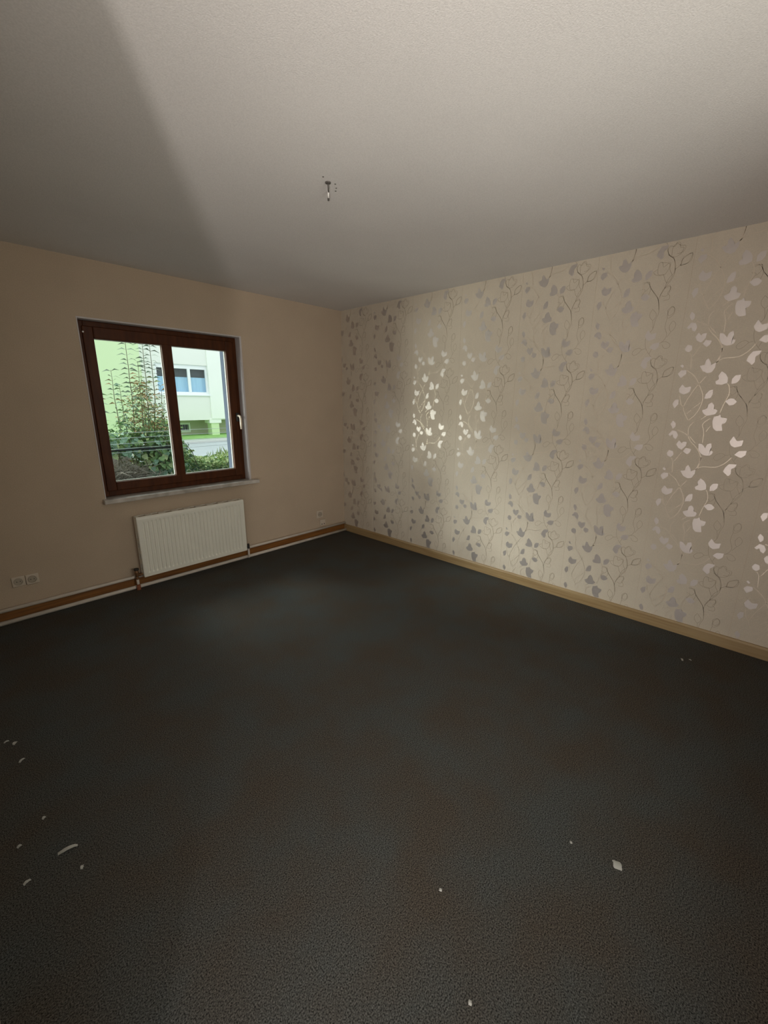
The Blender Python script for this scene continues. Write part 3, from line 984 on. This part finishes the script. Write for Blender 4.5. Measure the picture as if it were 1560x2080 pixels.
# bramble mass in front of it, large leaves as single pieces
br = thing('bramble', 'dense low bramble with large lobed leaves outside the left pane', 'shrub', (-1.45, 2.2, 0.45))
V, F, MI = [], [], []
for i in range(2600):
    x = R.uniform(-2.15, -0.92)
    z = R.uniform(0.62, 1.16) - 0.05 * R.random()
    if x < -1.52 and z < 0.84 + 0.05 * R.random():
        continue
    if x > -1.0 and z > 1.0:
        continue
    ang = R.uniform(0, 2 * PI)
    mi = R.choice([1, 1, 1, 4, 4, 2])
    leaf_geom(V, F, MI, (x, 2.26 + R.uniform(-0.16, 0.22), z), (math.cos(ang), math.sin(ang) - 0.4, R.uniform(-0.6, 0.4)), R.uniform(0.05, 0.085), R.uniform(0.035, 0.055), mi, 0.15, 0.3, rnd=R)
foliage('foliage', V, F, MI, LM, br)


def lobed_leaf():
    bm = bmesh.new()
    out = [(0, 0), (0.25, -0.12), (0.5, 0.1), (0.46, 0.38), (0.30, 0.42), (0.36, 0.68), (0.14, 0.72), (0, 1.0)]
    pts = out + [(-x, y) for x, y in out[-2:0:-1]]
    cen = bm.verts.new((0, 0.35, 0))
    vs = [bm.verts.new((x, y, 0.16 * abs(x) - 0.22 * y * y)) for x, y in pts]
    for i in range(len(vs)):
        bm.faces.new((cen, vs[i], vs[(i + 1) % len(vs)]))
    me = bpy.data.meshes.new('leaf')
    bm.to_mesh(me)
    bm.free()
    return me


leaf_meshes = []
for q in ('leaf_blue', 'leaf_green', 'leaf_pale'):
    me = lobed_leaf()
    me.materials.append(MATS[q])
    leaf_meshes.append(me)


def big_leaf(x, y, z, s, q):
    o = bpy.data.objects.new('leaf', leaf_meshes[q])
    COL.objects.link(o)
    o.parent = br
    o.location = Vector((x, y, z)) - br.location
    o.scale = (s, s, s)
    o.rotation_euler = (R.uniform(-2.2, -1.3), R.uniform(-0.5, 0.5), R.uniform(-0.6, 0.6))


for x, z, s, q in ((-1.40, 0.66, 0.15, 0), (-1.30, 0.62, 0.14, 0), (-1.47, 0.60, 0.13, 0), (-1.22, 0.72, 0.12, 1), (-1.36, 0.56, 0.13, 0),
                   (-1.50, 0.86, 0.10, 2), (-1.46, 0.78, 0.10, 2), (-1.44, 0.71, 0.09, 2), (-1.33, 0.86, 0.11, 1), (-1.25, 0.84, 0.11, 2), (-1.15, 0.80, 0.11, 1), (-1.08, 0.74, 0.11, 0)):
    big_leaf(x, 2.04 + R.uniform(-0.03, 0.03), z, s * 0.78, q)
for i in range(110):
    x = R.uniform(-1.95, -0.98)
    z = R.uniform(0.86, 1.1) if x < -1.5 else R.uniform(0.64, 1.05)
    big_leaf(x, 2.06 + R.uniform(-0.05, 0.05), z, R.uniform(0.05, 0.08), R.choice([0, 1, 1, 0, 2]))
for i in range(4):
    bm = bmesh.new()
    x0 = -1.75 + i * 0.2
    tube(bm, [(x0, 2.3, 0.45), (x0 + 0.03, 2.22, 0.9), (x0 + 0.12, 2.1, 1.02), (x0 + 0.25, 2.06, 0.86), (x0 + 0.30, 2.05, 0.66)], 0.005, 6)
    child('cane', bm, MATS['bark'], br, smooth=True)

dg = thing('dry_grass', 'grey tangle of dry grass low outside the left pane', 'grass', (-1.78, 2.08, 0.38))
V, F, MI = [], [], []
for i in range(1300):
    x, y = R.uniform(-2.15, -1.45), 2.14 + R.uniform(-0.12, 0.16)
    z = 0.42 + R.random() * 0.22
    dv = Vector((R.uniform(-1, 1), R.uniform(-0.8, 0.3), R.uniform(0.3, 1.0))).normalized()
    leaf_geom(V, F, MI, (x, y, z), dv, R.uniform(0.14, 0.36), 0.008, 0, 0.1, R.uniform(0.1, 0.5), rnd=R)
foliage('blades', V, F, MI, ['dry_straw'], dg)
dg2 = thing('dry_grass', 'small grey dry grass tuft low beside the mullion', 'grass', (-1.12, 2.05, 0.38))
V, F, MI = [], [], []
for i in range(260):
    x, y = R.uniform(-1.3, -0.95), 2.05 + R.uniform(-0.1, 0.1)
    dv = Vector((R.uniform(-1, 1), R.uniform(-0.8, 0.3), R.uniform(0.2, 0.8))).normalized()
    leaf_geom(V, F, MI, (x, y, 0.36 + R.random() * 0.06), dv, R.uniform(0.10, 0.22), 0.007, 0, 0.1, R.uniform(0.1, 0.5), rnd=R)
foliage('blades', V, F, MI, ['dry_straw'], dg2)

hg = thing('low_hedge', 'low pale green hedge outside the right pane', 'hedge', (-0.1, 2.75, 0.0))
V, F, MI = [], [], []
for i in range(5200):
    x = R.uniform(-1.05, 1.1)
    top = 0.70 + 0.05 * math.sin(x * 5) + (0.10 if -0.95 < x < -0.75 else 0)
    z = top - abs(R.gauss(0, 0.12))
    y = 2.70 + R.uniform(-0.34, 0.34)
    ang = R.uniform(0, 2 * PI)
    mi = R.choice([2, 2, 2, 1]) if z > top - 0.1 else R.choice([2, 1, 1, 4])
    leaf_geom(V, F, MI, (x, y, z), (math.cos(ang), math.sin(ang) - 0.2, R.uniform(-0.2, 0.8)), R.uniform(0.045, 0.075), R.uniform(0.028, 0.045), mi, 0.2, 0.25, rnd=R)
for i in range(70):
    x = R.uniform(-0.45, 0.25)
    z0 = 0.68
    leaf_geom(V, F, MI, (x, 2.6, z0), (R.uniform(-0.4, 0.4), 0, 1), R.uniform(0.08, 0.2), 0.010, 2, 0.1, 0.1, rnd=R)
foliage('foliage', V, F, MI, LM, hg)
for i in range(9):
    bm = bmesh.new()
    x0 = -0.95 + i * 0.24
    tube(bm, [(x0, 2.72, 0.02), (x0 + R.uniform(-0.05, 0.05), 2.7, 0.35), (x0 + R.uniform(-0.1, 0.1), 2.7, 0.62)], 0.012, 6)
    child('stem', bm, MATS['bark'], hg, smooth=True)

sb = thing('round_bush', 'small yellow-green bush in front of the opposite house', 'bush', (3.0, 13.9, 0.03))
V, F, MI = [], [], []
for i in range(700):
    q = Vector((R.gauss(0, 1), R.gauss(0, 1), R.gauss(0, 1))).normalized() * R.uniform(0.6, 1)
    c = Vector((2.95 + q.x * 0.62, 13.9 + q.y * 0.4, 0.42 + q.z * 0.42))
    leaf_geom(V, F, MI, c, q + Vector((0, 0, 0.3)), R.uniform(0.08, 0.14), R.uniform(0.05, 0.08), R.choice([2, 2, 2, 1]), 0.2, 0.2, rnd=R)
foliage('foliage', V, F, MI, LM, sb)
bm = bmesh.new()
tube(bm, [(2.95, 13.9, 0.03), (2.97, 13.9, 0.4)], 0.03, 8)
child('stem', bm, MATS['bark'], sb)

# wire fence
fc = thing('wire_fence', 'white wire fence with dark bottom rail in front of the bramble', 'fence', (-1.1, 1.98, 0.0))
for x in (-2.75, -1.105, 0.55):
    bm = bmesh.new()
    tube(bm, [(x, 2.0, 0.0), (x, 2.0, 1.18)], 0.014, 8)
    child('post', bm, MATS['wire'], fc)
for z in (1.145, 1.085, 1.020, 0.962, 0.918):
    bm = bmesh.new()
    tube(bm, [(-2.75, 1.98, z - 0.006), (-1.9, 1.98, z - 0.010), (-1.105, 1.98, z - 0.002), (-0.3, 1.98, z + 0.004), (0.55, 1.98, z + 0.010)], 0.0024, 6)
    child('wire', bm, MATS['wire'], fc)
bm = bmesh.new()
box(bm, -2.75, -1.105, 1.990, 2.002, 0.926, 0.944, 0.002)
child('rail', bm, MATS['tarred_rail'], fc)  # dark bar put in for the shadow gap behind the wires

# ------------------------------------------------------------------ outside: opposite house
FY = 15.1
hs = thing('apartment_house', 'white and light green rendered house across the street', 'house', (3.5, FY, 0.0))
win_hole = (3.30, 5.45, 1.76, 2.98)
bm = bmesh.new()
wall_boxes(bm, 2.70, 5.45, 0.78, 8.6, [win_hole], lambda a, b, c, e: box(bm, a, b, FY, FY + 0.30, c, e))
box(bm, 2.70, 12.0, FY + 0.30, FY + 0.45, 0.78, 8.6)
box(bm, 2.70, 12.0, FY, FY + 1.2, 0.70, 0.78)
child('upper_wall', bm, MATS['facade_white'], hs)
bm = bmesh.new()
box(bm, 5.45, 6.9, FY - 0.05, FY + 0.30, 0.74, 8.6)
box(bm, 6.9, 12.0, FY, FY + 0.30, 0.74, 8.6)
pb = child('corner_wall', bm, MATS['facade_bright'], hs)
pb['label'] = 'brighter white strip of wall'
bm = bmesh.new()
box(bm, -22, 2.70, FY - 0.35, FY + 0.6, 0.0, 8.6)
gp = child('green_wall', bm, MATS['facade_green'], hs)
gp['label'] = 'light green rendered wall section'
bm = bmesh.new()
bas = (4.16, 4.86, 0.14, 0.56)
wall_boxes(bm, 2.70, 12.0, -0.1, 0.70, [bas], lambda a, b, c, e: box(bm, a, b, FY + 0.9, FY + 1.2, c, e))
bp_ = child('basement_wall', bm, MATS['plinth_green'], hs)
bp_['label'] = 'olive basement wall set back below the overhang'
bm = bmesh.new()
box(bm, 5.42, 5.78, FY + 0.02, FY + 0.42, 0.0, 0.56, 0.01)
pi_ = child('pillar', bm, MATS['facade_green'], hs)
bm = bmesh.new()
box(bm, 5.34, 5.88, FY - 0.02, FY + 0.5, 0.55, 0.76, 0.01)
child('pillar_head', bm, MATS['facade_bright'], hs)
# big window
a0, a1, c0, c1 = win_hole
bm = bmesh.new()
frame_bm(bm, a0, a1, c0, c1, (0.09, 0.09, 0.16, 0.12), FY + 0.06, FY + 0.14, 0.008)
wf = child('window', bm, MATS['pvc_white'], hs)
bm = bmesh.new()
box(bm, a0 + 0.09, a1 - 0.09, FY + 0.05, FY + 0.13, c1 - 0.17, c1 - 0.10, 0.006)
child('blind_box', bm, MATS['pvc_white'], wf)
for xm in (3.93, 4.66):
    bm = bmesh.new()
    box(bm, xm - 0.06, xm + 0.06, FY + 0.05, FY + 0.13, c0 + 0.12, c1 - 0.16, 0.008)
    child('mullion', bm, MATS['pvc_white'], wf)
for xa, xb in ((a0 + 0.09, 3.87), (3.99, 4.60), (4.72, a1 - 0.09)):
    bm = bmesh.new()
    box(bm, xa, xb, FY + 0.10, FY + 0.11, c0 + 0.12, c1 - 0.16)
    child('pane', bm, MATS['far_glass'], wf)
bm = bmesh.new()
box(bm, a0, a1, FY + 0.27, FY + 0.31, c0, c1)
child('room_dark', bm, MATS['roof_tile'], wf)
bm = bmesh.new()
nv, cw = 40, a1 - a0
for i in range(nv):
    x0, x1 = a0 + cw * i / nv, a0 + cw * (i + 1) / nv
    y0, y1 = FY + 0.20 + 0.015 * math.sin(i * 1.7), FY + 0.20 + 0.015 * math.sin((i + 1) * 1.7)
    bm.faces.new([bm.verts.new(q) for q in ((x0, y0, c0), (x1, y1, c0), (x1, y1, c0 + 0.72), (x0, y0, c0 + 0.72))])
cu = child('curtain', bm, MATS['curtain'], wf, normals=False)  # blue sheet painted in for the house wall mirrored in the panes
cu['label'] = 'blue-grey half curtain'
bm = bmesh.new()
box(bm, a0 - 0.05, a1 + 0.05, FY - 0.06, FY + 0.08, c0 - 0.04, c0 + 0.01, 0.006)
child('window_sill', bm, MATS['pvc_white'], hs)
# basement window
a0, a1, c0, c1 = bas
bm = bmesh.new()
frame_bm(bm, a0, a1, c0, c1, (0.08, 0.08, 0.08, 0.08), FY + 0.92, FY + 1.0, 0.008)
bw = child('basement_window', bm, MATS['facade_bright'], hs)
bm = bmesh.new()
box(bm, a0 + 0.08, a1 - 0.08, FY + 0.96, FY + 0.97, c0 + 0.08, c1 - 0.08)
child('pane', bm, MATS['far_glass'], bw)
bm = bmesh.new()
box(bm, a0, a1, FY + 1.1, FY + 1.14, c0, c1)
child('room_dark', bm, MATS['roof_tile'], bw)
bm = bmesh.new()
for i in range(5):
    x = a0 + 0.08 + (a1 - a0 - 0.16) * (i + 0.5) / 5
    tube(bm, [(x, FY + 0.94, c0 + 0.06), (x, FY + 0.94, c1 - 0.06)], 0.008, 6)
child('bars', bm, MATS['kerb'], bw)
# roof of the opposite house
bm = bmesh.new()
rp = [(-22, FY - 0.9, 8.5), (12.5, FY - 0.9, 8.5), (12.5, FY + 5, 11.5), (-22, FY + 5, 11.5)]
lo = [bm.verts.new(q) for q in rp]
hi = [bm.verts.new((q[0], q[1], q[2] + 0.18)) for q in rp]
bm.faces.new(lo[::-1])
bm.faces.new(hi)
for i in range(4):
    bm.faces.new((lo[i], lo[(i + 1) % 4], hi[(i + 1) % 4], hi[i]))
child('roof', bm, MATS['roof_tile'], hs)

# roof over our own house (seen only mirrored in the windows opposite)
bm = bmesh.new()
rp = [(-8, 0.75, 3.05), (6, 0.75, 3.05), (6, -4.6, 6.2), (-8, -4.6, 6.2)]
lo = [bm.verts.new(q) for q in rp]
hi = [bm.verts.new((q[0], q[1], q[2] + 0.2)) for q in rp]
bm.faces.new(lo[::-1])
bm.faces.new(hi)
for i in range(4):
    bm.faces.new((lo[i], lo[(i + 1) % 4], hi[(i + 1) % 4], hi[i]))
rf = mesh_obj('roof', bm, MATS['roof_tile'])
structure(rf, 'dark tiled roof above the room')
bm = bmesh.new()
box(bm, -8, XL - 0.15, 0.12, T, -0.3, 3.1)
box(bm, 0.2, 6, 0.12, T, -0.3, 3.1)
structure(mesh_obj('wall_outside', bm, MATS['house_blue']), 'pale blue rendered outer wall beside the window')
